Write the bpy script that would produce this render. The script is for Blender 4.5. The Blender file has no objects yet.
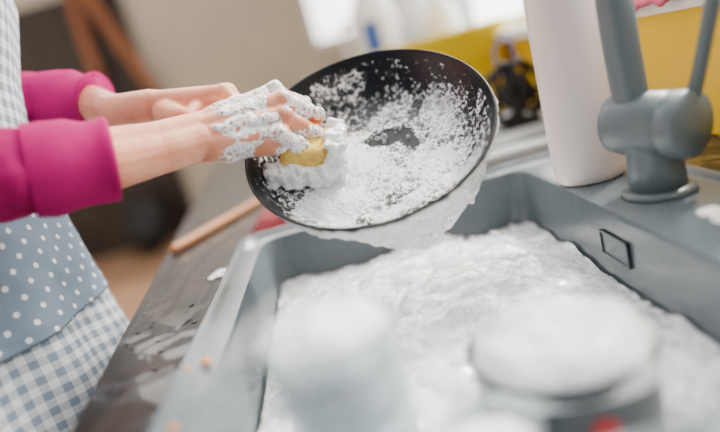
import bpy, bmesh, math, random
from mathutils import Vector, Matrix, noise
random.seed(7)
V=Vector
D=bpy.data
scene=bpy.context.scene
COL=scene.collection

# ------------------------------------------------------------ materials
def newmat(name):
    m=D.materials.new(name); m.use_nodes=True
    return m, m.node_tree, m.node_tree.nodes['Principled BSDF']
def N(nt,t,**k):
    n=nt.nodes.new(t)
    for a,b in k.items(): setattr(n,a,b)
    return n
def math_(nt,op,a,b=None,clamp=False):
    n=nt.nodes.new('ShaderNodeMath'); n.operation=op; n.use_clamp=clamp
    for i,v in enumerate((a,b)):
        if v is None: continue
        if isinstance(v,(int,float)): n.inputs[i].default_value=v
        else: nt.links.new(v,n.inputs[i])
    return n.outputs[0]
def ramp(nt,src,stops):
    r=nt.nodes.new('ShaderNodeValToRGB'); e=r.color_ramp.elements
    while len(e)<len(stops): e.new(0.5)
    for i,(p,c) in enumerate(stops):
        e[i].position=p; e[i].color=(*c,1)
    nt.links.new(src,r.inputs[0]); return r.outputs[0]
def simple(name,col,rough=.5,metal=0,bump=0,bscale=60,var=0,vscale=8,spec=.5,coat=0):
    m,nt,b=newmat(name)
    b.inputs['Base Color'].default_value=(*col,1)
    b.inputs['Roughness'].default_value=rough
    b.inputs['Metallic'].default_value=metal
    b.inputs['Specular IOR Level'].default_value=spec
    b.inputs['Coat Weight'].default_value=coat
    tc=N(nt,'ShaderNodeTexCoord')
    if var:
        n=N(nt,'ShaderNodeTexNoise'); n.inputs['Scale'].default_value=vscale; n.inputs['Detail'].default_value=5
        nt.links.new(tc.outputs['Object'],n.inputs['Vector'])
        c=ramp(nt,n.outputs[0],[(.3,tuple(x*(1-var) for x in col)),(.7,tuple(min(1,x*(1+var)) for x in col))])
        nt.links.new(c,b.inputs['Base Color'])
    if bump:
        n=N(nt,'ShaderNodeTexNoise'); n.inputs['Scale'].default_value=bscale; n.inputs['Detail'].default_value=4
        nt.links.new(tc.outputs['Object'],n.inputs['Vector'])
        bp=N(nt,'ShaderNodeBump'); bp.inputs['Strength'].default_value=bump; bp.inputs['Distance'].default_value=.002
        nt.links.new(n.outputs[0],bp.inputs['Height']); nt.links.new(bp.outputs[0],b.inputs['Normal'])
    return m

def skin_mat():
    m,nt,b=newmat('skin')
    tc=N(nt,'ShaderNodeTexCoord')
    n=N(nt,'ShaderNodeTexNoise'); n.inputs['Scale'].default_value=28; n.inputs['Detail'].default_value=4
    nt.links.new(tc.outputs['Object'],n.inputs['Vector'])
    c=ramp(nt,n.outputs[0],[(.3,(.58,.18,.10)),(.55,(.74,.30,.175)),(.75,(.82,.38,.235))])
    nt.links.new(c,b.inputs['Base Color'])
    b.inputs['Roughness'].default_value=.34
    b.inputs['Subsurface Weight'].default_value=.12
    b.inputs['Subsurface Radius'].default_value=(.012,.004,.002)
    b.inputs['Subsurface Scale'].default_value=.4
    n2=N(nt,'ShaderNodeTexNoise'); n2.inputs['Scale'].default_value=260; n2.inputs['Detail'].default_value=3
    nt.links.new(tc.outputs['Object'],n2.inputs['Vector'])
    bp=N(nt,'ShaderNodeBump'); bp.inputs['Strength'].default_value=.35; bp.inputs['Distance'].default_value=.001
    nt.links.new(n2.outputs[0],bp.inputs['Height']); nt.links.new(bp.outputs[0],b.inputs['Normal'])
    return m
def foam_mat(name='foam',scale=260,dark=.72):
    m,nt,b=newmat(name)
    tc=N(nt,'ShaderNodeTexCoord')
    v=N(nt,'ShaderNodeTexVoronoi'); v.inputs['Scale'].default_value=scale
    v2=N(nt,'ShaderNodeTexVoronoi'); v2.inputs['Scale'].default_value=scale*.38
    for q in (v,v2): nt.links.new(tc.outputs['Object'],q.inputs['Vector'])
    s=math_(nt,'ADD',v.outputs['Distance'],math_(nt,'MULTIPLY',v2.outputs['Distance'],.8))
    c=ramp(nt,s,[(.10,(dark*.90,dark*.96,dark)),(.5,(.96,.97,.97))])
    nt.links.new(c,b.inputs['Base Color'])
    b.inputs['Roughness'].default_value=.3; b.inputs['Coat Weight'].default_value=.8; b.inputs['Coat Roughness'].default_value=.06
    b.inputs['Subsurface Weight'].default_value=.3
    b.inputs['Subsurface Radius'].default_value=(.01,.01,.01)
    b.inputs['Subsurface Scale'].default_value=.5
    bp=N(nt,'ShaderNodeBump'); bp.inputs['Strength'].default_value=.7; bp.inputs['Distance'].default_value=.0014
    nt.links.new(s,bp.inputs['Height']); nt.links.new(bp.outputs[0],b.inputs['Normal'])
    return m
def lather_mat(name,base,blobs,nscale,namp,vs,bubble=1.25,dw=.40,lo=.46,mid=.60,hi=.82,midv=.45,edge=None,dots=0,veil=0):
    """soap film: white bubbly suds with open see-through bubbles; density varies over the object"""
    m,nt,b=newmat(name)
    tc=N(nt,'ShaderNodeTexCoord'); P=tc.outputs['Object']
    sep=N(nt,'ShaderNodeSeparateXYZ'); nt.links.new(P,sep.inputs[0])
    X,Y=sep.outputs[0],sep.outputs[1]
    n=N(nt,'ShaderNodeTexNoise'); n.inputs['Scale'].default_value=nscale; n.inputs['Detail'].default_value=5; n.inputs['Distortion'].default_value=1.2
    nt.links.new(P,n.inputs['Vector'])
    dens=math_(nt,'ADD',base,math_(nt,'MULTIPLY',math_(nt,'SUBTRACT',n.outputs[0],.5),namp))
    if edge:
        r=math_(nt,'SQRT',math_(nt,'ADD',math_(nt,'MULTIPLY',X,X),math_(nt,'MULTIPLY',Y,Y)))
        dens=math_(nt,'SUBTRACT',dens,math_(nt,'POWER',math_(nt,'MULTIPLY',r,1/edge),4.0))
    for cx,cy,sx,sy,w in blobs:
        a=math_(nt,'MULTIPLY',math_(nt,'SUBTRACT',X,cx),1/sx)
        c=math_(nt,'MULTIPLY',math_(nt,'SUBTRACT',Y,cy),1/sy)
        q=math_(nt,'SQRT',math_(nt,'ADD',math_(nt,'MULTIPLY',a,a),math_(nt,'MULTIPLY',c,c)))
        dens=math_(nt,'ADD',dens,math_(nt,'MULTIPLY',math_(nt,'SUBTRACT',1.0,q,True),w))
    v=N(nt,'ShaderNodeTexVoronoi'); v.inputs['Scale'].default_value=vs
    v2=N(nt,'ShaderNodeTexVoronoi'); v2.inputs['Scale'].default_value=vs*.4
    for q in (v,v2): nt.links.new(P,q.inputs['Vector'])
    d=math_(nt,'MINIMUM',v.outputs['Distance'],math_(nt,'MULTIPLY',v2.outputs['Distance'],1.15))
    f=math_(nt,'ADD',math_(nt,'MULTIPLY',d,bubble),math_(nt,'MULTIPLY',dens,dw))
    fac=ramp(nt,f,[(lo,(0,0,0)),(mid,(midv,)*3),(hi,(1,1,1))])
    if dots:
        v3=N(nt,'ShaderNodeTexVoronoi'); v3.inputs['Scale'].default_value=dots
        nt.links.new(P,v3.inputs['Vector'])
        th=math_(nt,'ADD',.26,math_(nt,'MULTIPLY',dens,.16))
        g=math_(nt,'MULTIPLY',math_(nt,'SUBTRACT',th,v3.outputs['Distance']),7.0,True)
        fac=math_(nt,'MAXIMUM',fac,math_(nt,'MULTIPLY',g,.7))
    if veil:
        fac=math_(nt,'MAXIMUM',fac,math_(nt,'MULTIPLY',math_(nt,'ADD',dens,.15,True),veil))
    b.inputs['Base Color'].default_value=(.93,.94,.95,1); b.inputs['Roughness'].default_value=.25
    b.inputs['Coat Weight'].default_value=.8; b.inputs['Coat Roughness'].default_value=.05
    bp=N(nt,'ShaderNodeBump'); bp.inputs['Strength'].default_value=.7; bp.inputs['Distance'].default_value=.0012
    nt.links.new(d,bp.inputs['Height']); nt.links.new(bp.outputs[0],b.inputs['Normal'])
    tr=N(nt,'ShaderNodeBsdfTransparent'); mix=N(nt,'ShaderNodeMixShader')
    nt.links.new(fac,mix.inputs[0]); nt.links.new(tr.outputs[0],mix.inputs[1]); nt.links.new(b.outputs[0],mix.inputs[2])
    nt.links.new(mix.outputs[0],nt.nodes['Material Output'].inputs[0])
    return m
def bubble_mat():
    m,nt,b=newmat('soap_bubble')
    b.inputs['Base Color'].default_value=(.9,.94,.97,1); b.inputs['Roughness'].default_value=.03
    b.inputs['Coat Weight'].default_value=1; b.inputs['Specular IOR Level'].default_value=1
    lw=N(nt,'ShaderNodeLayerWeight'); lw.inputs[0].default_value=.35
    f=math_(nt,'ADD',.10,math_(nt,'MULTIPLY',lw.outputs['Facing'],.65),True)
    tr=N(nt,'ShaderNodeBsdfTransparent'); mix=N(nt,'ShaderNodeMixShader')
    nt.links.new(f,mix.inputs[0]); nt.links.new(tr.outputs[0],mix.inputs[1]); nt.links.new(b.outputs[0],mix.inputs[2])
    nt.links.new(mix.outputs[0],nt.nodes['Material Output'].inputs[0])
    return m
def wood_mat(name,c1,c2,rough=.35,scale=6,axis=1,planks=0,bump=.3,spec=.5,wet=False):
    m,nt,b=newmat(name)
    tc=N(nt,'ShaderNodeTexCoord'); mp=N(nt,'ShaderNodeMapping')
    s=[scale*5]*3; s[axis]=scale*.5; mp.inputs['Scale'].default_value=s
    nt.links.new(tc.outputs['Object'],mp.inputs['Vector'])
    n=N(nt,'ShaderNodeTexNoise'); n.inputs['Scale'].default_value=1.2; n.inputs['Detail'].default_value=8; n.inputs['Distortion'].default_value=.6
    nt.links.new(mp.outputs[0],n.inputs['Vector'])
    c=ramp(nt,n.outputs[0],[(.3,c1),(.7,c2)])
    nt.links.new(c,b.inputs['Base Color']); b.inputs['Roughness'].default_value=rough; b.inputs['Specular IOR Level'].default_value=spec
    if wet:
        n2=N(nt,'ShaderNodeTexNoise'); n2.inputs['Scale'].default_value=22; n2.inputs['Detail'].default_value=3; n2.inputs['Distortion'].default_value=1
        nt.links.new(tc.outputs['Object'],n2.inputs['Vector'])
        w_=ramp(nt,n2.outputs[0],[(.50,(0,0,0)),(.58,(.8,.8,.8))])
        nt.links.new(w_,b.inputs['Coat Weight']); b.inputs['Coat Roughness'].default_value=.08
    bp=N(nt,'ShaderNodeBump'); bp.inputs['Strength'].default_value=bump; bp.inputs['Distance'].default_value=.002
    nt.links.new(n.outputs[0],bp.inputs['Height']); nt.links.new(bp.outputs[0],b.inputs['Normal'])
    return m
def glass_mat(name,col=(.95,.98,1),rough=.03):
    m,nt,b=newmat(name)
    b.inputs['Base Color'].default_value=(*col,1); b.inputs['Transmission Weight'].default_value=1
    b.inputs['Roughness'].default_value=rough; b.inputs['IOR'].default_value=1.3
    return m
def soapy_glass():
    m,nt,b=newmat('soapy_glass')
    b.inputs['Base Color'].default_value=(.9,.93,.95,1); b.inputs['Roughness'].default_value=.06
    b.inputs['Coat Weight'].default_value=.5
    tc=N(nt,'ShaderNodeTexCoord'); n=N(nt,'ShaderNodeTexNoise'); n.inputs['Scale'].default_value=40; n.inputs['Detail'].default_value=5
    nt.links.new(tc.outputs['Object'],n.inputs['Vector'])
    f=ramp(nt,n.outputs[0],[(.35,(.12,.12,.12)),(.7,(.45,.45,.45))])
    tr=N(nt,'ShaderNodeBsdfTransparent'); tr.inputs[0].default_value=(.90,.95,.98,1); mix=N(nt,'ShaderNodeMixShader')
    nt.links.new(f,mix.inputs[0]); nt.links.new(tr.outputs[0],mix.inputs[1]); nt.links.new(b.outputs[0],mix.inputs[2])
    nt.links.new(mix.outputs[0],nt.nodes['Material Output'].inputs[0])
    return m
def cloth_mat(name,c_lo,c_hi,mode):
    m,nt,b=newmat(name)
    tc=N(nt,'ShaderNodeTexCoord'); sep=N(nt,'ShaderNodeSeparateXYZ'); nt.links.new(tc.outputs['UV'],sep.inputs[0])
    U,W=sep.outputs[0],sep.outputs[1]
    if mode=='gingham':
        p=.017
        su=math_(nt,'GREATER_THAN',math_(nt,'FRACT',math_(nt,'MULTIPLY',U,1/p)),.5)
        sv=math_(nt,'GREATER_THAN',math_(nt,'FRACT',math_(nt,'MULTIPLY',W,1/p)),.5)
        f=math_(nt,'MULTIPLY',math_(nt,'ADD',su,sv),.5)
    else:
        p=.019
        a=math_(nt,'SUBTRACT',math_(nt,'FRACT',math_(nt,'MULTIPLY',math_(nt,'ADD',U,W),.707/p)),.5)
        c=math_(nt,'SUBTRACT',math_(nt,'FRACT',math_(nt,'MULTIPLY',math_(nt,'SUBTRACT',U,W),.707/p)),.5)
        q=math_(nt,'SQRT',math_(nt,'ADD',math_(nt,'MULTIPLY',a,a),math_(nt,'MULTIPLY',c,c)))
        f=math_(nt,'LESS_THAN',q,.16)
    c=ramp(nt,f,[(0,c_lo),(1,c_hi)])
    nt.links.new(c,b.inputs['Base Color']); b.inputs['Roughness'].default_value=.9
    n=N(nt,'ShaderNodeTexNoise'); n.inputs['Scale'].default_value=30
    nt.links.new(tc.outputs['Object'],n.inputs['Vector'])
    bp=N(nt,'ShaderNodeBump'); bp.inputs['Strength'].default_value=.4; bp.inputs['Distance'].default_value=.008
    nt.links.new(n.outputs[0],bp.inputs['Height']); nt.links.new(bp.outputs[0],b.inputs['Normal'])
    return m

M_skin=skin_mat(); M_foam=foam_mat('foam',420,.62); M_foam_big=foam_mat('sink_suds',260,.70); M_bub=bubble_mat()
M_film=lather_mat('soap_film',.50,[(.020,.024,.034,.016,-4.2),(.042,.008,.012,.024,-3.8),(.035,.09,.11,.045,-.6),(.06,-.055,.06,.05,1.3),(-.03,.005,.05,.06,1.1),(-.06,-.06,.06,.05,.9)],16,3.8,260,edge=.128,dots=400,lo=.47,mid=.66,hi=.90,midv=.5,veil=.33)
M_handl=lather_mat('hand_lather',.62,[(-.150,.62,.045,.06,-3.0)],55,3.4,420,lo=.38,mid=.56,hi=.84,midv=.45)
M_sheet=lather_mat('rim_suds',1.15,[],45,2.4,300,lo=.34,mid=.5,hi=.84,midv=.55,veil=.35)
M_sudf=lather_mat('sink_suds_film',.70,[(.05,.60,.20,.24,1.6),(-.04,.40,.12,.2,.7)],14,3.0,150,lo=.34,mid=.52,hi=.84,midv=.6,veil=.4)
M_sleeve=simple('magenta_knit',(.40,.006,.125),.85,bump=.6,bscale=45,var=.25,vscale=12,spec=.12)
M_ging=cloth_mat('gingham_cotton',(.22,.29,.38),(.80,.84,.88),'gingham')
M_dot=cloth_mat('polka_cotton',(.18,.25,.33),(.80,.84,.87),'dots')
M_nonstick=simple('nonstick_black',(.006,.007,.009),.28,bump=.08,bscale=200,spec=.3)
M_bake=simple('handle_bakelite',(.015,.015,.016),.4)
M_sink=simple('grey_granite_composite',(.115,.142,.16),.18,var=.1,vscale=200,bump=.08,bscale=300)
M_counter=wood_mat('dark_wet_wood',(.005,.0035,.003),(.030,.018,.013),.38,6,1,bump=.7,spec=.22,wet=True)
M_cab=simple('cabinet_paint',(.55,.53,.5),.5)
M_fauc=simple('faucet_matte_grey',(.12,.15,.165),.36,metal=.1,bump=.03)
M_bottle=simple('bottle_plastic_pearl',(.90,.77,.73),.3,var=.02)
M_cap=simple('cap_white',(.85,.85,.85),.35)
M_yellow=simple('yellow_paint',(.95,.60,.0),.4,var=.04)
M_yellow2=simple('yellow_plastic',(.95,.68,.0),.35)
M_wall=simple('wall_plaster_beige',(.60,.52,.41),.9,var=.06,vscale=3,bump=.2)
M_wallw=simple('wall_plaster_white',(.8,.8,.78),.9,var=.03,vscale=3)
M_floor=wood_mat('floor_brown_boards',(.14,.07,.04),(.30,.17,.10),.45,2,0)
M_dark=wood_mat('dark_door_wood',(.012,.009,.007),(.034,.022,.017),.5,3,2)
M_orange=wood_mat('orange_pine',(.20,.06,.022),(.34,.115,.04),.5,6,2)
M_spoon=wood_mat('beech',(.34,.12,.035),(.52,.21,.07),.5,14,0)
M_white=simple('white_plastic',(.9,.91,.93),.35)
M_blue=simple('blue_label',(.03,.12,.5),.4)
M_black=simple('black_rubber',(.010,.010,.012),.55,spec=.3)
M_red=simple('red_plastic',(.5,.02,.03),.4)
M_pink=simple('pink_cloth',(.55,.10,.16),.9,bump=.5,bscale=60)
M_redcloth=simple('dark_red_cloth',(.22,.012,.025),.8,bump=.4,bscale=80)
M_frame=simple('window_frame_white',(.85,.85,.85),.4)
M_glass=soapy_glass()
M_steel=simple('steel',(.6,.63,.66),.22,metal=1)
M_jeans=simple('jeans',(.04,.07,.14),.9,bump=.3,bscale=200)
M_shoe=simple('shoe',(.7,.7,.7),.6)
M_hair=simple('brown_hair',(.05,.025,.012),.5,bump=.6,bscale=90)
M_lip=simple('lips',(.5,.13,.12),.4); M_eye=simple('eye_white',(.85,.85,.83),.2); M_iris=simple('iris',(.08,.04,.02),.2)
M_nail=simple('nail',(.85,.50,.40),.2,coat=.5)
M_water=glass_mat('dish_water',(.8,.9,.93),.05)
M_sinkwater=simple('soapy_water',(.16,.20,.22),.06,bump=.2,bscale=30)
M_crumb=simple('orange_crumb',(.70,.28,.08),.7,bump=.4,bscale=200)
M_sponge=simple('sponge_yellow',(.88,.56,.12),.95,bump=1,bscale=350,var=.2,vscale=150)
M_potdark=simple('grey_enamel',(.045,.06,.07),.3)
M_tray=simple('tray_grey',(.55,.58,.6),.35)

# ------------------------------------------------------------ mesh helpers
def mkobj(name,bm,mat,parent=None,smooth=True,recalc=True):
    if recalc: bmesh.ops.recalc_face_normals(bm,faces=bm.faces)
    me=D.meshes.new(name); bm.to_mesh(me); bm.free()
    if smooth: me.polygons.foreach_set('use_smooth',[True]*len(me.polygons))
    for mm in (mat if isinstance(mat,(list,tuple)) else [mat]): me.materials.append(mm)
    o=D.objects.new(name,me); COL.objects.link(o)
    if parent: o.parent=parent
    return o
def empty(name,loc=(0,0,0)):
    e=D.objects.new(name,None); e.empty_display_size=.05; COL.objects.link(e); e.location=(0,0,0); return e
def box(bm,x0,x1,y0,y1,z0,z1,mi=0):
    vs=[bm.verts.new(p) for p in [(x0,y0,z0),(x1,y0,z0),(x1,y1,z0),(x0,y1,z0),(x0,y0,z1),(x1,y0,z1),(x1,y1,z1),(x0,y1,z1)]]
    for q in [(0,3,2,1),(4,5,6,7),(0,1,5,4),(1,2,6,5),(2,3,7,6),(3,0,4,7)]:
        f=bm.faces.new([vs[i] for i in q]); f.material_index=mi
    return vs
def boxobj(name,b,mat,parent=None,bev=.003):
    bm=bmesh.new(); box(bm,*b); o=mkobj(name,bm,mat,parent,smooth=False)
    if bev:
        md=o.modifiers.new('bevel','BEVEL'); md.width=bev; md.segments=2
    return o
def frame(axis,up=V((0,0,1))):
    z=V(axis).normalized()
    if abs(z.dot(up))>.98: up=V((1,0,0))
    x=up.cross(z).normalized(); y=z.cross(x); return x,y,z
def lathe_bm(bm,prof,M=Matrix.Identity(4),seg=48,sx=1,sy=1,mi=0):
    rings=[]
    for r,z in prof:
        if r<1e-6: rings.append([bm.verts.new(M@V((0,0,z)))])
        else: rings.append([bm.verts.new(M@V((r*sx*math.cos(2*math.pi*i/seg),r*sy*math.sin(2*math.pi*i/seg),z))) for i in range(seg)])
    for a,b in zip(rings,rings[1:]):
        for i in range(seg):
            j=(i+1)%seg
            if len(a)==1 and len(b)==1: continue
            if len(a)==1: f=bm.faces.new((a[0],b[i],b[j]))
            elif len(b)==1: f=bm.faces.new((a[i],b[0],a[j]))
            else: f=bm.faces.new((a[i],b[i],b[j],a[j]))
            f.material_index=mi
def axisM(p,axis,up=V((0,0,1))):
    x,y,z=frame(axis,up); M=Matrix.Identity(4)
    for i in range(3): M[i][0],M[i][1],M[i][2],M[i][3]=x[i],y[i],z[i],p[i]
    return M
def lathe(name,prof,mat,parent=None,M=Matrix.Identity(4),seg=48,sx=1,sy=1):
    bm=bmesh.new(); lathe_bm(bm,prof,M,seg,sx,sy); return mkobj(name,bm,mat,parent)
def cr(pts,n):
    out=[]; P=[pts[0]]+list(pts)+[pts[-1]]
    for i in range(1,len(P)-2):
        for k in range(n):
            t=k/n; a,b,c,d=P[i-1],P[i],P[i+1],P[i+2]
            out.append([.5*((2*b[j])+(-a[j]+c[j])*t+(2*a[j]-5*b[j]+4*c[j]-d[j])*t*t+(-a[j]+3*b[j]-3*c[j]+d[j])*t**3) for j in range(len(a))])
    out.append(list(pts[-1])); return out
def tube_bm(bm,pts,seg=20,n=6,flat=1.0,up=V((0,0,1)),cap=True,wr=0,mi=0):
    """pts: (x,y,z,r)"""
    Q=cr(pts,n) if n>1 else pts
    rings=[]
    for i,q in enumerate(Q):
        a=V(Q[max(0,i-1)][:3]); b=V(Q[min(len(Q)-1,i+1)][:3])
        x,y,z=frame(b-a,up); c=V(q[:3]); ring=[]
        for k in range(seg):
            t=2*math.pi*k/seg; r=q[3]
            p=c+x*(r*math.cos(t))+y*(r*flat*math.sin(t))
            if wr: p+= (p-c).normalized()*wr*noise.noise(V((p.x*22,p.y*22,p.z*22))+V((i*.25,0,0)))
            ring.append(bm.verts.new(p))
        rings.append(ring)
    for a,b in zip(rings,rings[1:]):
        for k in range(seg):
            f=bm.faces.new((a[k],b[k],b[(k+1)%seg],a[(k+1)%seg])); f.material_index=mi
    if cap:
        bm.faces.new(rings[0]).material_index=mi; bm.faces.new(rings[-1]).material_index=mi
def tube(name,pts,mat,parent=None,**k):
    bm=bmesh.new(); tube_bm(bm,pts,**k); return mkobj(name,bm,mat,parent)
def sph(bm,c,r,s=(1,1,1),R=None,sub=2):
    M=Matrix.Translation(V(c))@(R.to_4x4() if R else Matrix.Identity(4))@Matrix.Diagonal((r*s[0],r*s[1],r*s[2],1))
    bmesh.ops.create_icosphere(bm,subdivisions=sub,radius=1,matrix=M)
def caps(bm,a,b,ra,rb):
    a=V(a);b=V(b); sph(bm,a,ra); sph(bm,b,rb)
    d=b-a
    if d.length<1e-5: return
    q=d.to_track_quat('Z','Y').to_matrix().to_4x4()
    bmesh.ops.create_cone(bm,cap_ends=True,segments=16,radius1=ra,radius2=rb,depth=d.length,matrix=Matrix.Translation((a+b)/2)@q)
def fuse(o,vox,smooth=4,fac=.5):
    r=o.modifiers.new('fuse','REMESH'); r.mode='VOXEL'; r.voxel_size=vox; r.use_smooth_shade=True
    if smooth:
        s=o.modifiers.new('soft','SMOOTH'); s.factor=fac; s.iterations=smooth
    return o
def lumps(o,disp,dscale,mid=.5,depth=2):
    t=D.textures.new(o.name+'_tex','CLOUDS'); t.noise_scale=dscale; t.noise_depth=depth; t.noise_type='SOFT_NOISE'
    d=o.modifiers.new('lumps','DISPLACE'); d.texture=t; d.texture_coords='LOCAL'; d.strength=disp; d.mid_level=mid
    return o
def foam_blob(name,spheres,mat,parent=None,vox=.0025,disp=.004,dscale=.012,smooth=5,mid=.5):
    bm=bmesh.new()
    for c,r,s in spheres: sph(bm,c,r,s,sub=2)
    o=mkobj(name,bm,mat,parent); fuse(o,vox,smooth,.6); lumps(o,disp,dscale,mid)
    return o
def rnd(a,b): return random.uniform(a,b)
def fbm(x,y,z,o=4):
    s=0;a=1;f=1
    for i in range(o): s+=a*noise.noise(V((x*f,y*f,z+i*7.1))); a*=.5; f*=2.1
    return s

# ------------------------------------------------------------ room shell
ZC=.90
XW=.47
YF=5.6
boxobj('floor',(-3.2,XW+.15,-1.2,YF+.1,-.05,0),M_floor,bev=0)
bm=bmesh.new()
wx0,wx1,wz0,wz1=.02,1.05,1.33,2.35
box(bm,-3.2,wx0,YF,YF+.1,0,2.7); box(bm,wx0,wx1,YF,YF+.1,0,wz0); box(bm,wx0,wx1,YF,YF+.1,wz1,2.7)
box(bm,wx1,1.2,YF,YF+.1,0,2.7)
mkobj('wall_far',bm,M_wall,smooth=False)
def window(name,axis,a0,a1,z0,z1,p,w=.05,mull=1):
    bm=bmesh.new()
    def bx(u0,u1,v0,v1,d0=-.02,d1=.05):
        if axis=='x': box(bm,u0,u1,p+d0,p+d1,v0,v1)
        else: box(bm,p+d0,p+d1,u0,u1,v0,v1)
    bx(a0,a1,z0,z0+w); bx(a0,a1,z1-w,z1); bx(a0,a0+w,z0+w,z1-w); bx(a1-w,a1,z0+w,z1-w)
    for i in range(1,mull+1):
        c=a0+(a1-a0)*i/(mull+1); bx(c-w/2,c+w/2,z0+w,z1-w)
    return mkobj(name,bm,M_frame,smooth=False)
window('window_1','x',wx0,wx1,wz0,wz1,YF,mull=1)
bm=bmesh.new()
box(bm,XW,XW+.12,-1.2,-.2,0,2.7)
box(bm,XW,XW+.12,-.2,2.2,0,1.06); box(bm,XW,XW+.12,-.2,2.2,2.3,2.7)
box(bm,XW,XW+.12,2.2,YF,0,2.7)
mkobj('wall_right',bm,M_wallw,smooth=False)
window('window_2','y',-.2,2.2,1.06,2.3,XW+.05,mull=2)
boxobj('wall_left',(-3.3,-3.2,-1.2,YF+.1,0,2.7),M_wall,bev=0)
boxobj('trim_sill',(XW-.055,XW+.025,-.2,2.2,1.06,1.08),M_frame)
boxobj('trim_backsplash',(XW-.018,XW-.001,-.1,2.2,ZC,1.058),M_yellow,bev=.002)
boxobj('baseboard_far',(-1.48,XW,YF-.015,YF-.001,0,.08),M_frame)
dr=empty('door_1')
boxobj('door_leaf',(-2.9,-1.6,YF-.04,YF-.002,0,2.3),M_dark,dr)
for i,(a,b) in enumerate([(-2.75,-2.3),(-2.2,-1.75)]):
    for j,(c,d) in enumerate([(.2,1.0),(1.15,2.1)]):
        boxobj(f'panel_{i}{j}',(a,b,YF-.055,YF-.035,c,d),M_dark,dr,bev=.01)
boxobj('jamb',(-1.6,-1.5,YF-.06,YF-.002,0,2.4),M_dark,dr)

# ------------------------------------------------------------ counter
def edgeX(y): return -.205-.1125*y
sx0,sx1,sy0,sy1=-.176,.352,.20,.832
y0,y1=-.12,2.3
def prism(bm,poly,z0,z1):
    a=[bm.verts.new((x,y,z0)) for x,y in poly]; b=[bm.verts.new((x,y,z1)) for x,y in poly]
    n=len(poly)
    bm.faces.new(a[::-1]); bm.faces.new(b)
    for i in range(n): bm.faces.new((a[i],a[(i+1)%n],b[(i+1)%n],b[i]))
ct=empty('kitchen_counter')
bm=bmesh.new()
xr=XW-.02
g=.004
prism(bm,[(edgeX(y0),y0),(xr,y0),(xr,sy0+g),(edgeX(sy0+g),sy0+g)],ZC-.04,ZC)
prism(bm,[(edgeX(sy1-g),sy1-g),(xr,sy1-g),(xr,y1),(edgeX(y1),y1)],ZC-.04,ZC)
prism(bm,[(edgeX(sy0+g),sy0+g),(sx0+g,sy0+g),(sx0+g,sy1-g),(edgeX(sy1-g),sy1-g)],ZC-.04,ZC)
prism(bm,[(sx1-g,sy0+g),(xr,sy0+g),(xr,sy1-g),(sx1-g,sy1-g)],ZC-.04,ZC)
mkobj('countertop',bm,M_counter,ct,smooth=False)
bm=bmesh.new()
ex=lambda y:edgeX(y)+.02
prism(bm,[(ex(y0),y0),(ex(y0)+.018,y0),(ex(y1)+.018,y1),(ex(y1),y1)],.1,ZC-.04)
box(bm,ex(y0)+.02,xr,y0,y0+.018,.0,ZC-.04); box(bm,ex(y1)+.02,xr,y1-.018,y1,.0,ZC-.04)
mkobj('carcass',bm,M_cab,ct,smooth=False)
for i in range(4):
    a=y0+.02+i*.6; b=min(a+.585,y1-.02)
    bm=bmesh.new(); prism(bm,[(ex(a)-.016,a),(ex(a),a),(ex(b),b),(ex(b)-.016,b)],.13,ZC-.06)
    o=mkobj(f'cabinet_door_{i+1}',bm,M_cab,ct,smooth=False)

# ------------------------------------------------------------ sink
def rrect(x0,x1,y0,y1,r,z,n=8):
    pts=[]
    for cx,cy,a0 in [(x1-r,y1-r,0),(x0+r,y1-r,90),(x0+r,y0+r,180),(x1-r,y0+r,270)]:
        for i in range(n+1):
            a=math.radians(a0+90*i/n); pts.append(V((cx+r*math.cos(a),cy+r*math.sin(a),z)))
    return pts
def loops(bm,L,close_end=True,mi=0):
    R=[[bm.verts.new(p) for p in l] for l in L]
    n=len(R[0])
    for a,b in zip(R,R[1:]):
        for i in range(n): bm.faces.new((a[i],a[(i+1)%n],b[(i+1)%n],b[i])).material_index=mi
    if close_end: bm.faces.new(R[-1]).material_index=mi
bx0,bx1,by0,by1=-.139,.232,.24,.80
ZB=.74
sk=empty('kitchen_sink')
bm=bmesh.new()
Z=ZC
loops(bm,[rrect(sx0,sx1,sy0,sy1,.02,Z),rrect(sx0+.001,sx1-.001,sy0+.001,sy1-.001,.02,Z+.007),rrect(sx0+.005,sx1-.005,sy0+.005,sy1-.005,.018,Z+.010),
 rrect(sx0+.011,sx1-.011,sy0+.011,sy1-.011,.014,Z+.0095),rrect(sx0+.015,sx1-.015,sy0+.015,sy1-.015,.012,Z+.005),
 rrect(bx0-.008,bx1+.008,by0-.008,by1+.008,.032,Z+.005),rrect(bx0-.002,bx1+.002,by0-.002,by1+.002,.028,Z+.003),rrect(bx0,bx1,by0,by1,.026,Z-.003),
 rrect(bx0+.004,bx1-.004,by0+.004,by1-.004,.026,ZB+.03),rrect(bx0+.012,bx1-.012,by0+.012,by1-.012,.03,ZB+.008),rrect(bx0+.04,bx1-.04,by0+.04,by1-.04,.03,ZB)])
o=mkobj('basin',bm,M_sink,sk)
md=o.modifiers.new('es','EDGE_SPLIT'); md.split_angle=math.radians(40)
bm=bmesh.new()
OX=bx1-.0022
oy0,oy1,oz0,oz1=.505,.560,.855,.880
for (a,b,c,d) in [(oy0,oy1,oz1-.0015,oz1),(oy0,oy1,oz0,oz0+.0015),(oy0,oy0+.002,oz0,oz1),(oy1-.002,oy1,oz0,oz1)]:
    box(bm,OX-.0025,OX+.002,a,b,c,d)
mkobj('overflow_frame',bm,M_potdark,sk,smooth=False)
bm=bmesh.new(); box(bm,OX-.0008,OX+.002,oy0,oy1,oz0,oz1); mkobj('overflow_slot',bm,M_sink,sk,smooth=False)
lathe('drain',[(0,ZB+.004),(.03,ZB+.004),(.042,ZB+.002),(.044,ZB)],M_steel,sk,Matrix.Translation((.05,.6,0)))
bm=bmesh.new()
NX,NY=170,250
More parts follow.
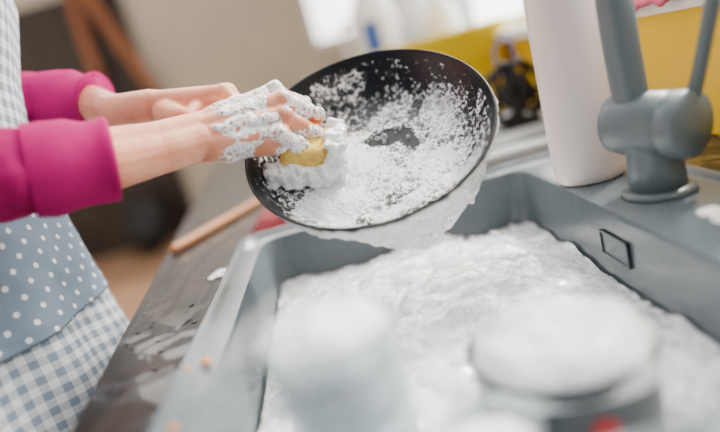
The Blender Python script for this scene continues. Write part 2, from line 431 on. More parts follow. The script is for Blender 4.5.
grid=[]
def sudz(x,y):
    m_=fbm(x*16,y*16,6,2)
    h=.012*fbm(x*9,y*9,1.3,2)+.009*abs(m_)+.0016*fbm(x*60,y*60,4,2)
    bulge=.030*math.exp(-(((x-.06)/.13)**2+((y-.60)/.16)**2))
    return .830+h+bulge
for i in range(NX+1):
    row=[]
    for j in range(NY+1):
        u=i/NX;w=j/NY
        x=bx0+.006+(bx1-bx0-.012)*u; y=by0+.006+(by1-by0-.012)*w
        row.append(bm.verts.new((x,y,sudz(x,y))))
    grid.append(row)
for i in range(NX):
    for j in range(NY): bm.faces.new((grid[i][j],grid[i+1][j],grid[i+1][j+1],grid[i][j+1]))
mkobj('suds',bm,M_sudf,sk)
bm=bmesh.new(); R2=[bm.verts.new(p) for p in rrect(bx0+.005,bx1-.005,by0+.005,by1-.005,.026,.822)]; bm.faces.new(R2)
mkobj('water',bm,M_sinkwater,sk)
bm=bmesh.new()
for k in range(420):
    x=rnd(bx0+.015,bx1-.012); y=rnd(.34,by1-.012); r=rnd(.0015,.0045)*(1.4 if k%9==0 else 1)
    sph(bm,(x,y,sudz(x,y)+r*.3),r)
mkobj('bubbles',bm,M_bub,sk)

# ------------------------------------------------------------ frying pan
pan=empty('frying_pan')
PM=Matrix.Translation((.031,.626,1.031))@Matrix.Rotation(math.radians(-5),4,'Y')@Matrix.Rotation(math.radians(33),4,'X')
PMi=PM.inverted()
def place(o,M): o.matrix_local=M; return o
outer=[(0,-.044),(.094,-.044),(.103,-.041),(.112,-.033),(.126,-.012),(.1335,-.001),(.1350,.002),(.1355,.0035),(.1350,.005),(.1340,.0055)]
inner=[(.1328,.004),(.131,.0),(.124,-.0115),(.110,-.031),(.101,-.0375),(.092,-.040),(0,-.040)]
place(lathe('pan_body',outer+inner,M_nonstick,pan,seg=96),PM)
film=[(.1285,-.0035),(.1235,-.0105),(.116,-.0213),(.109,-.0298),(.1,-.0362),(.091,-.0385),(.06,-.0383),(.03,-.0383),(0,-.038)]
o=place(lathe('soap_film',film,M_film,pan,seg=96),PM)
h0=PM@V((.132*math.cos(math.radians(152)),.132*math.sin(math.radians(152)),-.008))
hd=V((-.76,.40,.42)).normalized()
pts=[]
for t,r in [(0,.010),(.02,.008),(.045,.0095),(.09,.0125),(.13,.012),(.165,.013),(.18,.010),(.184,.004)]:
    p=h0+hd*t; pts.append((p.x,p.y,p.z,r))
tube('handle',pts,M_bake,pan,flat=.75)
def innerz(r):
    P_=[(0,-.040),(.092,-.040),(.101,-.0375),(.110,-.031),(.124,-.0115),(.131,0),(.14,.01)]
    for a,b in zip(P_,P_[1:]):
        if a[0]<=r<=b[0]: return a[1]+(b[1]-a[1])*(r-a[0])/(b[0]-a[0])
    return 0
def gs(x,y,cx,cy,sx,sy): return math.exp(-(((x-cx)/sx)**2+((y-cy)/sy)**2))
bm=bmesh.new(); NR,NT=110,360; G=[]
for i in range(NR+1):
    r=.001+.1255*i/NR; row=[]
    for j in range(NT):
        t=2*math.pi*j/NT; x=r*math.cos(t); y=r*math.sin(t)
        amt=.011*gs(x,y,-.065,-.045,.045,.04)+.007*gs(x,y,.0,-.085,.05,.018)+.0075*gs(x,y,.065,-.072,.035,.022)+.005*gs(x,y,-.035,.015,.03,.045)
        h=amt-.0062+.0045*fbm(x*30,y*30,2.2,2)
        h=max(-.0015,min(.009,h))
        row.append(bm.verts.new((x,y,innerz(r)+h)))
    G.append(row)
for i in range(NR):
    for j in range(NT): bm.faces.new((G[i][j],G[i+1][j],G[i+1][(j+1)%NT],G[i][(j+1)%NT]))
place(mkobj('foam_in_pan',bm,M_foam,pan),PM)
bm=bmesh.new()
for k in range(320):
    a=rnd(0,6.283); r=.118*math.sqrt(rnd(0.02,1)); q=rnd(.0010,.0026)*(1.5 if k%11==0 else 1)
    sph(bm,(r*math.cos(a),r*math.sin(a),innerz(r)+.002+q*.4),q)
place(mkobj('bubbles',bm,M_bub,pan),PM)
bm=bmesh.new(); NA,NTt=240,50; G=[]
GD=(PMi.to_3x3()@V((0,0,-1))).normalized()
for i in range(NA+1):
    u=i/NA; deg=212+158*u; a=math.radians(deg); row=[]
    env=min(1,math.sin(math.pi*u)*2.2)
    s0=.005+.004*fbm(u*7,3,9,3)-.010*max(0,(u-.72)/.28)
    L=.018+.034*math.exp(-((u-.48)/.22)**2)+.020*math.exp(-((u-.80)/.12)**2)+.011*fbm(u*8,0,3,3)
    L=max(.006,L)*env+.002
    for j in range(NTt+1):
        t=j/NTt; s=max(0,s0)+t*L
        q=s; r=.1358-q*.52; z=.002-q*.82
        hang=max(0,s-.026)
        p=V((r*math.cos(a),r*math.sin(a),z))+GD*hang*.9
        th=(.0050*math.sin(math.pi*t)**.6+.0035*fbm(u*24,t*5,1,3))*env
        nrm=V((math.cos(a)*.84,math.sin(a)*.84,-.53)).normalized()
        row.append(bm.verts.new(p+nrm*max(.0004,th)))
    G.append(row)
for i in range(NA):
    for j in range(NTt): bm.faces.new((G[i][j],G[i+1][j],G[i+1][j+1],G[i][j+1]))
o=mkobj('foam_over_rim',bm,M_sheet,pan); place(o,PM)
s=o.modifiers.new('t','SOLIDIFY'); s.thickness=.002; s.offset=-1

# ------------------------------------------------------------ woman
wm=empty('woman')
def hand(name,wrist,fwd,dorsal,left,curls,splay,thumb,arm,scale=1.0,foam=False):
    x=V(fwd).normalized(); z=V(dorsal); z=(z-x*z.dot(x)).normalized(); y=z.cross(x)
    sgn=-1 if left else 1
    W=V(wrist)
    def L(p): return W+(x*p[0]+y*(p[1]*sgn)+z*p[2])*scale
    nb=bmesh.new(); tips=[]
    def build(bm,nails=True,forearm=True):
        mcp=[(.086,.027,.000),(.090,.008,.004),(.085,-.011,.002),(.077,-.028,-.004)]
        ph=[(.041,.025,.019),(.045,.028,.020),(.042,.026,.020),(.033,.020,.018)]
        rr=[(.0098,.0086,.0078,.0064),(.0100,.0088,.0079,.0065),(.0094,.0083,.0075,.0062),(.0084,.0074,.0067,.0056)]
        carp=[(.006,.012,.0),(.005,.004,.002),(.004,-.006,.001),(.003,-.014,-.002)]
        for i in range(4):
            caps(bm,L(carp[i]),L(mcp[i]),.0155*scale,.0115*scale)
            m=V(mcp[i])
            caps(bm,L((carp[i][0]+.02,carp[i][1]*1.2,-.008)),L((m.x-.008,m.y,m.z-.008)),.0135*scale,.0115*scale)
            sph(bm,L((m.x,m.y,m.z+.0022)),.0110*scale)
            p=V(mcp[i]); a=0; s=math.radians(splay[i])
            for k in range(3):
                a+=math.radians(curls[i][k])
                d=V((math.cos(a)*math.cos(s),math.sin(s),-math.sin(a)*math.cos(s)))
                q=p+d*ph[i][k]
                caps(bm,L(p),L(q),rr[i][k]*scale,rr[i][k+1]*scale)
                nrm=V((math.sin(a),0,math.cos(a)))
                if k<2: sph(bm,L(q+nrm*.0010),rr[i][k+1]*1.10*scale)
                if k==2 and nails:
                    c=L(p+d*ph[i][k]*.78+nrm*rr[i][3]*.82)
                    dx=(L(d)-L((0,0,0))).normalized(); dn=(L(nrm)-L((0,0,0))).normalized(); dy=dn.cross(dx)
                    sph(nb,c,1,(.0062*scale,.0048*scale,.0016*scale),Matrix((dx,dy,dn)).transposed())
                    tips.append(L(q))
                p=q
        caps(bm,L((.03,.012,-.006)),L((.078,.018,-.006)),.015*scale,.0115*scale)
        caps(bm,L((.02,-.014,-.010)),L((.06,-.024,-.010)),.0145*scale,.0115*scale)
        T=[V(t) for t in thumb]
        caps(bm,L(T[0]),L(T[1]),.0155*scale,.0118*scale)
        caps(bm,L(T[0]),L((.05,.018,-.008)),.014*scale,.010*scale)
        caps(bm,L(T[1]),L((.062,.02,-.004)),.009*scale,.009*scale)
        caps(bm,L(T[1]),L(T[2]),.0108*scale,.0095*scale)
        caps(bm,L(T[2]),L(T[3]),.0098*scale,.0075*scale)
        if nails:
            d=(T[3]-T[2]).normalized(); nrm=V((0,.6,.8)); nrm=(nrm-d*nrm.dot(d)).normalized()
            c=L(T[2]+(T[3]-T[2])*.8+nrm*.0068)
            dx=(L(d)-L((0,0,0))).normalized(); dn=(L(nrm)-L((0,0,0))).normalized(); dy=dn.cross(dx)
            sph(nb,c,1,(.0075*scale,.0062*scale,.0018*scale),Matrix((dx,dy,dn)).transposed())
        if forearm:
            A=[V(a[:3]) for a in arm]; R_=[a[3] for a in arm]
            P=[W+x*.004]+A; Rr=[.0185*scale]+R_
            for i in range(len(P)-1):
                o1=.0085*scale*(1-.25*i/len(P)); o2=.0085*scale*(1-.25*(i+1)/len(P))
                caps(bm,P[i]+y*o1,P[i+1]+y*o2,Rr[i],Rr[i+1]); caps(bm,P[i]-y*o1,P[i+1]-y*o2,Rr[i],Rr[i+1])
            sph(bm,W-x*.018+z*.011*scale-y*sgn*.016*scale,.0085*scale)
    bm=bmesh.new(); build(bm)
    o=mkobj(name,bm,M_skin,wm); fuse(o,.0015,5,.5)
    mkobj(name+'_nails',nb,M_nail,wm)
    if foam:
        bm=bmesh.new(); build(bm,False,False)
        f=mkobj(name+'_lather',bm,M_handl,wm); fuse(f,.0016,7,.5); lumps(f,.010,.026,.43,2)
    return L,tips
LR,tipsR=hand('right_hand',(-.139,.626,1.072),(.98,.14,.02),(.10,-.66,.74),False,
  [(50,60,34),(48,62,36),(50,62,36),(54,58,36)],(3,0,-3,-7),
  [(.022,.020,-.012),(.050,.040,-.026),(.074,.040,-.042),(.092,.026,-.054)],
  [(-.175,.60,1.0735,.0205),(-.212,.572,1.077,.0245),(-.25,.548,1.084,.026)],scale=1.05,foam=True)
hc=h0+hd*.064
fwdL=V((.95,.08,-.16)).normalized(); dorL=V((.15,.22,.95)); dorL=(dorL-fwdL*dorL.dot(fwdL)).normalized()
wl=hc-fwdL*.066+dorL*.030
LL,tipsL=hand('left_hand',tuple(wl),tuple(fwdL),tuple(dorL),True,
  [(42,70,42),(50,72,44),(56,72,44),(60,70,44)],(4,0,-2,-5),
  [(.020,.024,-.014),(.044,.046,-.026),(.070,.052,-.036),(.094,.040,-.040)],
  [(wl.x-.045,wl.y+.018,wl.z+.004,.0200),(-.290,.785,1.140,.0235),(-.34,.80,1.155,.025)])

DX=-.028
CY=.655
SEC=[(.86,-.435,.130,.175),(.94,-.43,.122,.17),(1.02,-.425,.108,.150),(1.10,-.42,.102,.140),(1.18,-.41,.108,.146),(1.26,-.395,.122,.155),(1.33,-.39,.112,.150),(1.385,-.392,.082,.135),(1.43,-.39,.055,.075),(1.46,-.385,.045,.05)]
SEC=[(a,b+DX,c,d) for a,b,c,d in SEC]
def sec(z):
    for a,b in zip(SEC,SEC[1:]):
        if a[0]<=z<=b[0]:
            t=(z-a[0])/(b[0]-a[0]); return [a[i]*(1-t)+b[i]*t for i in range(1,4)]
    return list(SEC[0][1:]) if z<SEC[0][0] else list(SEC[-1][1:])
bm=bmesh.new()
rings=[]
for z,cx,rx,ry in SEC:
    rings.append([bm.verts.new((cx+rx*math.cos(t*math.pi/16),CY+ry*math.sin(t*math.pi/16),z)) for t in range(32)])
for a,b in zip(rings,rings[1:]):
    for k in range(32): bm.faces.new((a[k],a[(k+1)%32],b[(k+1)%32],b[k]))
bm.faces.new(rings[0][::-1]); bm.faces.new(rings[-1])
def arm(S,E,C,rs,re,rc):
    caps(bm,(-.39+DX,CY+(S[1]-CY)*.4,S[2]+.015),S,.06,rs); caps(bm,S,E,rs,re)
    caps(bm,E,C,re,rc)
arm((-.385+DX,.490,1.375),(-.385,.485,1.112),(-.240,.553,1.081),.056,.046,.0385)
arm((-.385+DX,.825,1.385),(-.445,.838,1.180),(-.305,.789,1.146),.056,.046,.037)
o=mkobj('shirt',bm,M_sleeve,wm); fuse(o,.005,4); lumps(o,.012,.035)
def sleeve_end(name,a,b,ra,rb):
    a=V(a);b=V(b);d=b-a
    Q=[(0,ra),(.25,ra*.985),(.5,(ra+rb)/2),(.7,rb*1.01),(.86,rb),(.93,rb*1.03),(.985,rb*1.03),(1.0,rb*.99),(1.0,rb*.90),(.9,rb*.82)]
    bm=bmesh.new()
    tube_bm(bm,[(*(a+d*t),r) for t,r in Q],seg=48,n=1,wr=.005,cap=False)
    return mkobj(name,bm,M_sleeve,wm)
sleeve_end('sleeve_cuff_right',(-.272,.537,1.087),(-.209,.5665,1.0755),.0425,.038)
sleeve_end('sleeve_cuff_left',(-.345,.802,1.155),(-.280,.782,1.139),.0405,.0365)

def apron_piece(name,z0,z1,th0,th1,mat,off=.006,nz=60,nt=70,fold=.006):
    bm=bmesh.new(); uv=bm.loops.layers.uv.new('UVMap'); G=[]
    for i in range(nz+1):
        z=z0+(z1-z0)*i/nz; row=[]
        cx,rx,ry=sec(z)
        flare=max(0,(.95-z))*.10
        for j in range(nt+1):
            a0=th0(z); a1=th1(z); th=a0+(a1-a0)*j/nt
            f=fold*max(.25,min(1,(1.2-z)*2))*math.sin(th*9+z*6+2*noise.noise(V((th,z*3,0))))
            o_=off+flare+f+fold*.6*noise.noise(V((th*3,z*9,2)))
            v=bm.verts.new((cx+(rx+o_)*math.cos(th),CY+(ry+o_)*math.sin(th),z))
            row.append((v,(th*.16,z+.02*math.sin(th*2))))
        G.append(row)
    for i in range(nz):
        for j in range(nt):
            q=[G[i][j],G[i][j+1],G[i+1][j+1],G[i+1][j]]
            f=bm.faces.new([k[0] for k in q])
            for l,k in zip(f.loops,q): l[uv].uv=k[1]
    o=mkobj(name,bm,mat,wm)
    s=o.modifiers.new('thick','SOLIDIFY'); s.thickness=.002
    return o
R=math.radians
apron_piece('apron_skirt',.50,1.09,lambda z:-R(112),lambda z:R(112),M_ging,off=.009,fold=.008)
apron_piece('apron_bib',1.08,1.345,lambda z:-R(100-60*max(0,min(1,(z-1.1)/.2))),lambda z:R(100-60*max(0,min(1,(z-1.1)/.2))),M_ging,off=.006,fold=.004)
apron_piece('apron_pocket',.925,1.08,lambda z:-R(108),lambda z:R(20),M_dot,off=.015,fold=.008)
tube('apron_waistband',[(sec(1.085)[0]+(sec(1.085)[1]+.012)*math.cos(R(a)),CY+(sec(1.085)[2]+.012)*math.sin(R(a)),1.085,.006) for a in range(-180,181,15)],M_ging,wm,n=2,seg=8)
for s in (-1,1):
    tube(f'apron_strap_{"r" if s<0 else "l"}',[(-.30+DX,CY+s*.09,1.33,.008),(-.325+DX,CY+s*.085,1.385,.008),(-.375+DX,CY+s*.072,1.435,.008),(-.43+DX,CY+s*.05,1.43,.008),(-.47+DX,CY,1.40,.008)],M_ging,wm,flat=.4,n=5,seg=12)
bm=bmesh.new()
for s in (-1,1):
    caps(bm,(-.435+DX,CY+s*.085,.88),(-.425+DX,CY+s*.09,.50),.088,.058); caps(bm,(-.425+DX,CY+s*.09,.50),(-.44+DX,CY+s*.095,.09),.058,.042)
sph(bm,(-.435+DX,CY,.90),.12,(1,1.4,.9))
fuse(mkobj('jeans',bm,M_jeans,wm),.007,4)
for s in (-1,1):
    bm=bmesh.new(); caps(bm,(-.46+DX,CY+s*.10,.045),(-.36,CY+s*.105,.035),.043,.034); caps(bm,(-.445+DX,CY+s*.097,.05),(-.445+DX,CY+s*.097,.10),.042,.042)
    o=mkobj('shoe_'+('r' if s<0 else 'l'),bm,M_shoe,wm); fuse(o,.005,3)
HF=V((.80,0.05,-.60)).normalized(); HU=V((.60,0,.80)); HU=(HU-HF*HU.dot(HF)).normalized(); HS=HU.cross(HF)
HC=V((-.325+DX,.655,1.585))
def H(a,b,c): return HC+HF*a+HS*b+HU*c
HR=Matrix((HF,HS,HU)).transposed()
bm=bmesh.new()
caps(bm,(-.388+DX,.655,1.41),H(-.035,0,-.05),.050,.052)
sph(bm,H(-.01,0,.03),.1,(.92,.76,.9),HR,3); sph(bm,H(.02,0,-.03),.075,(.9,.78,1.05),HR,3)
sph(bm,H(.055,0,-.085),.026,(1,1.1,.8),HR); caps(bm,H(.082,0,.01),H(.104,0,-.022),.009,.012)
sph(bm,H(.092,.011,-.026),.008); sph(bm,H(.092,-.011,-.026),.008)
sph(bm,H(.07,.035,-.02),.022); sph(bm,H(.07,-.035,-.02),.022)
caps(bm,H(.078,-.03,.028),H(.078,.03,.028),.011,.011)
for s in (-1,1): sph(bm,H(-.01,s*.076,-.005),.022,(.7,.35,1.3),HR)
fuse(mkobj('head',bm,M_skin,wm),.0035,4)
for s in (-1,1):
    n='r' if s<0 else 'l'
    bm=bmesh.new(); sph(bm,H(.074,s*.031,.006),.0125); mkobj('eye_'+n,bm,M_eye,wm)
    bm=bmesh.new(); sph(bm,H(.0835,s*.031,.004),.0055,(.6,1,1),HR); mkobj('iris_'+n,bm,M_iris,wm)
    tube('eyebrow_'+n,[tuple(H(.089,s*.014,.032))+(.0025,),tuple(H(.089,s*.03,.037))+(.003,),tuple(H(.078,s*.048,.032))+(.0015,)],M_hair,wm,seg=8)
bm=bmesh.new(); sph(bm,H(.086,0,-.052),.018,(.4,1.2,.28),HR); sph(bm,H(.084,0,-.059),.016,(.4,1.1,.32),HR); mkobj('mouth',bm,M_lip,wm)
bm=bmesh.new(); sph(bm,H(-.03,0,.045),.104,(.95,.86,.9),HR,3); sph(bm,H(-.05,0,0),.085,(.8,.98,1.1),HR,3); sph(bm,H(-.125,0,.06),.04,(1,1,1),HR,3)
fuse(mkobj('hair',bm,M_hair,wm),.004,3)

# sponge (yellow) under the near hand
spg=empty('sponge')
Msp=Matrix.Translation(V((-.034,.652,1.024)))@Matrix.Rotation(R(15),4,'Y')@Matrix.Rotation(R(28),4,'X')
def sponge_bm(gr=0):
    bm=bmesh.new(); L_=[]
    for z,gw in [(-.016-gr,-.004),(-.012,0),(.0,.001),(.012,0),(.016+gr,-.004)]:
        L_.append([Msp@p for p in rrect(-.031-gw-gr,.031+gw+gr,-.025-gw-gr,.025+gw+gr,.010,z,5)])
    Rr_=[[bm.verts.new(p) for p in l] for l in L_]
    n_=len(Rr_[0])
    for a,b in zip(Rr_,Rr_[1:]):
        for i in range(n_): bm.faces.new((a[i],a[(i+1)%n_],b[(i+1)%n_],b[i]))
    bm.faces.new(Rr_[0]); bm.faces.new(Rr_[-1]); return bm
mkobj('sponge_block',sponge_bm(),M_sponge,spg)
bm=bmesh.new()
for k in range(260):
    p=Msp@V((rnd(-.048,.036),rnd(-.034,-.014),rnd(-.026,-.001)))
    sph(bm,p,rnd(.003,.0055))
for k in range(200):
    p=Msp@V((rnd(.016,.038),rnd(-.03,.024),rnd(-.02,.024)))
    sph(bm,p,rnd(.003,.0055))
f=mkobj('sponge_lather',bm,M_foam,spg); fuse(f,.0016,14,.6); lumps(f,.004,.014,.45,2)

# ------------------------------------------------------------ faucet
fc=empty('kitchen_faucet')
FB=V((.288,.548,ZC+.005))
lathe('base_flange',[(0,0),(.034,0),(.034,.004),(.031,.007),(0.0,.007)],M_fauc,fc,Matrix.Translation(FB))
lathe('column',[(.0,.004),(.0265,.004),(.0255,.03),(.0245,.055),(.024,.085),(.0,.086)],M_fauc,fc,Matrix.Translation(FB))
ax=V((.42,-.90,-.06)).normalized()
c0=V((.288,.548,.974))
lathe('mixer_body',[(0,-.038),(.026,-.038),(.0295,-.035),(.031,-.024),(.031,.020),(.0295,.022),(.0295,.025),(.0315,.027),(.0315,.040),(.0295,.044),(0,.045)],M_fauc,fc,axisM(c0,ax))
lv0=c0+ax*.034+V((.012,0,.022))
tube('lever',[(*lv0,.0065),(*(lv0+V((.006,-.006,.025))),.006),(*(lv0+V((.020,-.016,.085))),.0065),(*(lv0+V((.026,-.02,.105))),.0062)],M_fauc,fc,seg=16)
sb=c0+V((-.008,.01,.015))
pts=[(*sb,.0165),(*(sb+V((-.002,0,.06))),.0165),(*(sb+V((-.004,0,.16))),.016),(*(sb+V((-.02,0,.24))),.0155),(*(sb+V((-.07,0,.285))),.015),(*(sb+V((-.13,-.0,.265))),.015),(*(sb+V((-.16,0,.21))),.015),(*(sb+V((-.162,0,.17))),.016)]
tube('spout',pts,M_fauc,fc,seg=28,up=V((0,1,0)))

# ------------------------------------------------------------ bottle of dish soap
bt=empty('dish_soap_bottle')
BM_=Matrix.Translation((.2705,.66,ZC+.005))
lathe('bottle_body',[(0,.0),(.034,0),(.038,.003),(.0398,.012),(.0400,.06),(.0395,.12),(.0388,.18),(.0375,.215),(.033,.24),(.022,.258),(.0145,.266),(.0135,.28),(0,.28)],M_bottle,bt,BM_,sx=1.0,sy=.9)
lathe('cap',[(0,.27),(.0165,.27),(.0165,.30),(.012,.305),(.007,.32),(.005,.335),(0,.335)],M_cap,bt,BM_)

# ------------------------------------------------------------ foreground things in the sink
def foam_cap(name,cx,cy,z,r,h,parent,over=1.0):
    bm=bmesh.new(); NR,NT=40,90; G=[]
    for i in range(NR+1):
        q=i/NR; row=[]
        for j in range(NT):
            t=2*math.pi*j/NT; rr_=r*q*(1+.10*over*noise.noise(V((math.cos(t)*2,math.sin(t)*2,cx*30)))*q)
            x=rr_*math.cos(t); y=rr_*math.sin(t)
            zz=z+h*(1-q**4)+ .14*r*fbm(x*22,y*22,cx*9,3)*(1-q**6) - (0 if q<.97 else .012)
            row.append(bm.verts.new((cx+x,cy+y,zz)))
        G.append(row)
    for i in range(NR):
        for j in range(NT): bm.faces.new((G[i][j],G[i+1][j],G[i+1][(j+1)%NT],G[i][(j+1)%NT]))
    return mkobj(name,bm,M_foam_big,parent)
pot=empty('enamel_pot')
px_,py_=.108,.368
PT=Matrix.Translation((px_,py_,ZB+.0))@Matrix.Diagonal((.86,.86,1,1))
lathe('pot_body',[(0,0),(.060,0),(.067,.004),(.070,.012),(.071,.13),(.073,.142),(.0745,.145),(.073,.147),(.071,.145),(.069,.13),(.068,.012),(.06,.006),(0,.006)],M_potdark,pot,PT)
foam_cap('foam_top',px_,py_,ZB+.145,.0645,.018,pot)
tube('pot_handle',[(px_+.044,py_+.044,ZB+.12,.006),(px_+.062,py_+.062,ZB+.12,.006),(px_+.068,py_+.068,ZB+.09,.006),(px_+.060,py_+.060,ZB+.06,.006),(px_+.042,py_+.044,ZB+.055,.006)],M_potdark,pot,seg=12)
lathe('red_emblem',[(0,.0015),(.009,.001),(.0095,-.004)],M_red,pot,axisM(V((px_+.000,py_-.0605,ZB+.112)),V((0,-1,0))))
jr=empty('glass_jar')
jx,jy=-.038,.335
JT=Matrix.Translation((jx,jy,ZB))
lathe('jar_glass',[(0,0),(.036,0),(.040,.004),(.041,.02),(.041,.19),(.043,.215),(.0435,.218),(.0425,.219),(.039,.19),(.0385,.02),(.035,.007),(0,.007)],M_glass,jr,JT)
foam_cap('jar_foam',jx,jy,ZB+.208,.040,.018,jr)
lathe('jar_suds',[(0,.155),(.034,.155),(.037,.17),(.037,.19),(.030,.2),(0,.2)],M_foam_big,jr,JT)
tm=empty('glass_tumbler')
TT=Matrix.Translation((.034,.285,ZB))
lathe('tumbler_glass',[(0,0),(.024,0),(.027,.004),(.030,.15),(.0315,.152),(.030,.154),(.0285,.15),(.025,.008),(0,.006)],M_glass,tm,TT)
foam_cap('tumbler_foam',.034,.285,ZB+.140,.028,.008,tm)

# ------------------------------------------------------------ things on the counter
ws=empty('wooden_spoon')
a=V((-.288,.885,ZC+.0085)); b=V((-.150,1.135,ZC+.0085))
d=(b-a)
tube('spoon_handle',[(*a,.0055),(*(a+d*.03),.007),(*(a+d*.5),.007),(*(a+d*.97),.006),(*(a+d*1.0),.0055)],M_spoon,ws,seg=16)
lathe('spoon_bowl',[(0,-.006),(.016,-.005),(.024,0),(.0255,.004),(.023,.003),(.014,-.002),(0,-.003)],M_spoon,ws,Matrix.Translation(a+d*1.1+V((0,0,-.001)))@Matrix.Rotation(math.atan2(d.y,d.x),4,'Z'),sx=1.45,sy=.95)
bm=bmesh.new(); NXc,NYc=30,24; G=[]
for i in range(NXc+1):
    row=[]
    for j in range(NYc+1):
        x=-.165+.14*i/NXc; y=.865+.10*j/NYc
        e=min(i,NXc-i,j,NYc-j)/4.0
        z=ZC+.002+min(1,e)*.016+.005*noise.noise(V((x*40,y*40,0)))*min(1,e)
        row.append(bm.verts.new((x+.006*noise.noise(V((y*25,0,1))),y+.006*noise.noise(V((x*25,3,1))),max(z,ZC+.001))))
    G.append(row)
for i in range(NXc):
    for j in range(NYc): bm.faces.new((G[i][j],G[i+1][j],G[i+1][j+1],G[i][j+1]))
mkobj('dish_cloth',bm,M_redcloth)
dt=empty('drying_tray')
bm=bmesh.new()
tz=ZC+.001
loops(bm,[rrect(.06,.43,.87,1.25,.03,tz),rrect(.055,.435,.865,1.255,.035,tz+.016),rrect(.06,.43,.87,1.25,.03,tz+.018),rrect(.068,.422,.878,1.242,.026,tz+.008),rrect(.09,.40,.90,1.22,.02,tz+.004)])
mkobj('tray',bm,M_tray,dt)
for i in range(7):
    yy=.93+i*.045
    boxobj(f'ridge_{i+1}',(.10,.39,yy,yy+.008,tz+.004,tz+.009),M_potdark if i in (1,4) else M_tray,dt,bev=.002)
boxobj('dark_edge',(.07,.42,1.256,1.264,tz,tz+.02),M_black,dt)
cr_=empty('yellow_crate')
bm=bmesh.new()
loops(bm,[rrect(.13,.43,1.42,1.72,.03,ZC+.001),rrect(.115,.445,1.405,1.735,.03,ZC+.20),rrect(.108,.45,1.398,1.742,.035,ZC+.203),rrect(.108,.45,1.398,1.742,.035,ZC+.213),rrect(.12,.44,1.41,1.73,.03,ZC+.213),rrect(.135,.425,1.425,1.715,.028,ZC+.006)])
mkobj('crate_shell',bm,M_yellow2,cr_)
cb=empty('coiled_cable')
pts=[]
for k in range(120):
    t=k*.37; rr=.026+.012*math.sin(k*.31)
    pts.append((.345+.022*math.sin(k*.17)+rr*math.cos(t)*.9,1.12+.016*math.cos(k*.5),ZC+.070+rr*1.5*math.sin(t),.0070))
tube('black_coil',pts,M_black,cb,n=3,seg=8,up=V((0,1,0)))
tube('blue_strand',[(.33,1.12,ZC+.10,.002),(.32,1.12,ZC+.15,.002),(.345,1.11,ZC+.18,.002),(.36,1.12,ZC+.13,.002)],M_blue,cb,n=5,seg=8,up=V((0,1,0)))
boxobj('coil_stand',(.31,.38,1.10,1.15,ZC+.006,ZC+.02),M_black,cb)
def jug(x,y,r,h,label=True,nm='white_jug'):
    e=empty(nm)
    T=Matrix.Translation((x,y,ZC+.001))
    lathe('jug_body',[(0,0),(r*.95,0),(r,.01),(r,h*.68),(r*.85,h*.80),(r*.4,h*.88),(r*.36,h*.93),(0,h*.93)],M_white,e,T)
    lathe('jug_cap',[(0,h*.90),(r*.45,h*.90),(r*.45,h),(0,h)],M_cap,e,T)
    if label: 
        bm=bmesh.new(); G=[]
        for i in range(13):
            a_=R(-130+40*i/12); G.append([bm.verts.new(T@V(((r+.0015)*math.cos(a_),(r+.0015)*math.sin(a_),zz))) for zz in (h*.45,h*.67)])
        for p_,q_ in zip(G,G[1:]): bm.faces.new((p_[0],q_[0],q_[1],p_[1]))
        mkobj('jug_label',bm,M_blue,e)
    tube('jug_handle',[(x-r*.85,y,ZC+h*.7,.01),(x-r*1.35,y,ZC+h*.68,.01),(x-r*1.4,y,ZC+h*.5,.01),(x-r*.95,y,ZC+h*.4,.01)],M_white,e,seg=10)
jug(.21,1.95,.075,.46); jug(.36,1.98,.065,.42,False); jug(.39,1.83,.055,.36,False)
sp_=empty('stock_pot')
ST=Matrix.Translation((-.03,1.62,ZC+.001))
lathe('stock_pot_body',[(0,0),(.085,0),(.09,.01),(.09,.12),(.093,.125),(.088,.125),(.085,.11),(.08,.01),(0,.01)],M_potdark,sp_,ST)
lathe('stock_pot_lid',[(.094,.125),(.09,.135),(.04,.155),(.012,.16),(.01,.17),(.02,.18),(.018,.19),(0,.193)],M_steel,sp_,ST)
for s in (-1,1):
    tube(f'ear_{"a" if s<0 else "b"}',[(-.03+s*.088,1.60,ZC+.1,.006),(-.03+s*.115,1.605,ZC+.1,.006),(-.03+s*.115,1.635,ZC+.1,.006),(-.03+s*.088,1.64,ZC+.1,.006)],M_red,sp_,seg=10)
bm=bmesh.new(); G=[]
for i in range(31):
    row=[]
    for j in range(25):
        y=.62+.24*i/30; x=XW-.075+.095*j/24
        lift=.012+.020*abs(noise.noise(V((x*30,y*22,2))))+.01*noise.noise(V((x*60,y*60,7)))
        z=1.082+lift
        if x<XW-.058: z-= (XW-.058-x)*1.2
        row.append(bm.verts.new((x,y,z)))
    G.append(row)
for i in range(30):
    for j in range(24): bm.faces.new((G[i][j],G[i+1][j],G[i+1][j+1],G[i][j+1]))
o=mkobj('pink_towel',bm,M_pink); s=o.modifiers.new('t','SOLIDIFY'); s.thickness=.006
sp=[]
for k in range(60):
    sp.append(((rnd(.275,.345),rnd(.34,.47),ZC+.005),rnd(.004,.010),(1.4,1.4,.35)))  # ledge lumps: bright wet reflections modelled as white foam
for k in range(14):
    sp.append(((rnd(-.172,-.15),rnd(.77,.82),ZC+.005),rnd(.003,.006),(1.4,1.4,.5)))
for k in range(10):
    sp.append(((rnd(-.200,-.178),rnd(.69,.72),ZC+.002),rnd(.003,.005),(1.4,1.4,.4)))
foam_blob('foam_and_ledge_reflections',sp,M_foam,None,vox=.0022,disp=.002,smooth=3)
bm=bmesh.new()
for k in range(120):
    y=rnd(.3,1.5); x=rnd(edgeX(y)+.01,-.18) if y<.83 else rnd(edgeX(y)+.01,.05)
    sph(bm,(x,y,ZC),rnd(.0012,.0035),(1,1,.45),sub=2)
for k in range(70):
    y=rnd(.3,.82); x=rnd(.24,.33); sph(bm,(x,y,ZC+.005),rnd(.001,.0025),(1,1,.5),sub=2)
mkobj('water_drops',bm,M_water)
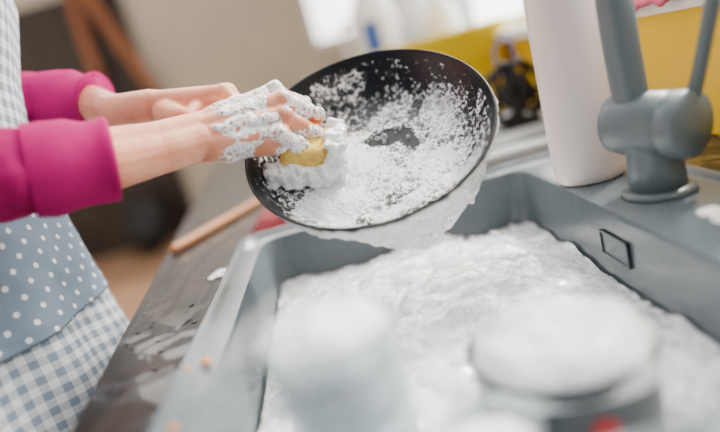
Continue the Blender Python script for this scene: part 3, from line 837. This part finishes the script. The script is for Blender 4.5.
bm=bmesh.new()
for x,y,r in [(-.150,.44,.0045),(-.165,.435,.003),(-.155,.35,.0035),(-.169,.53,.002)]:
    z=ZC+.009 if x>-.176 else ZC+.002
    sph(bm,(x,y,z),r,(1.2,.9,.6),sub=2)
mkobj('food_crumbs',bm,M_crumb)

# ------------------------------------------------------------ background
ld=empty('wooden_stepladder')
def beam(name,p,q,w,t,par,mat):
    p=V(p);q=V(q); x,y,z=frame(q-p,V((0,1,0)))
    bm=bmesh.new(); vs=[]
    for c in (p,q):
        for a,b in ((-1,-1),(1,-1),(1,1),(-1,1)): vs.append(bm.verts.new(c+x*(a*w/2)+y*(b*t/2)))
    for f in [(0,1,2,3),(4,5,6,7),(0,1,5,4),(1,2,6,5),(2,3,7,6),(3,0,4,7)]: bm.faces.new([vs[i] for i in f])
    return mkobj(name,bm,mat,par,smooth=False)
LY=5.48
beam('rail_a',(-1.90,LY,1.25),(-1.86,LY,2.45),.09,.05,ld,M_orange)
beam('rail_b',(-1.42,LY,1.25),(-1.80,LY,2.45),.10,.05,ld,M_orange)
for i in range(3):
    t=.12+.3*i; beam(f'step_{i+1}',(-1.90+.04*t,LY,1.25+1.2*t),(-1.42-.38*t,LY,1.25+1.2*t),.05,.03,ld,M_dark)
bp=empty('black_backpack')
bm=bmesh.new(); sph(bm,(-1.85,5.2,.24),.24,(.85,.55,1),None,3); sph(bm,(-1.85,5.08,.17),.15,(1,.5,.9),None,3); sph(bm,(-1.85,5.25,.42),.10,(1.2,.8,.8),None,3)
fuse(mkobj('bag_body',bm,M_black,bp),.012,3)
tube('bag_handle',[(-1.90,5.2,.47,.012),(-1.9,5.2,.54,.012),(-1.8,5.2,.54,.012),(-1.8,5.2,.47,.012)],M_black,bp,seg=10)

# ------------------------------------------------------------ light
w=D.worlds.new('World'); scene.world=w; w.use_nodes=True
nt=w.node_tree; bg=nt.nodes['Background']
tc=N(nt,'ShaderNodeTexCoord'); dt_=N(nt,'ShaderNodeVectorMath',operation='DOT_PRODUCT')
nv=V((.62,.60,.5)).normalized(); dt_.inputs[1].default_value=nv
nt.links.new(tc.outputs['Generated'],dt_.inputs[0])
f01=math_(nt,'MULTIPLY',math_(nt,'ADD',dt_.outputs['Value'],1.0),.5)
c=ramp(nt,f01,[(0,(.45,.55,.66)),(.5,(.82,.88,.94)),(.85,(1,.96,.89))])
nt.links.new(c,bg.inputs[0])
st=math_(nt,'ADD',.52,math_(nt,'MULTIPLY',math_(nt,'POWER',f01,4.5),12.0))
nt.links.new(st,bg.inputs[1])
sun=D.lights.new('sun','SUN'); sun.energy=5.5; sun.angle=R(6); sun.color=(1,.92,.80)
so=D.objects.new('sun',sun); COL.objects.link(so)
so.rotation_euler=V((-.60,-.45,-.9)).to_track_quat('-Z','Y').to_euler()

# ------------------------------------------------------------ camera
cam=D.cameras.new('camera'); co=D.objects.new('camera',cam); COL.objects.link(co)
cam.lens=29.6; cam.sensor_width=36; cam.clip_start=.02
co.matrix_world=Matrix.Translation((0,0,1.1))@Matrix.Rotation(R(76),4,'X')@Matrix.Rotation(R(-15.7),4,'Z')
cam.dof.use_dof=True; cam.dof.focus_distance=.63; cam.dof.aperture_fstop=1.15
scene.camera=co
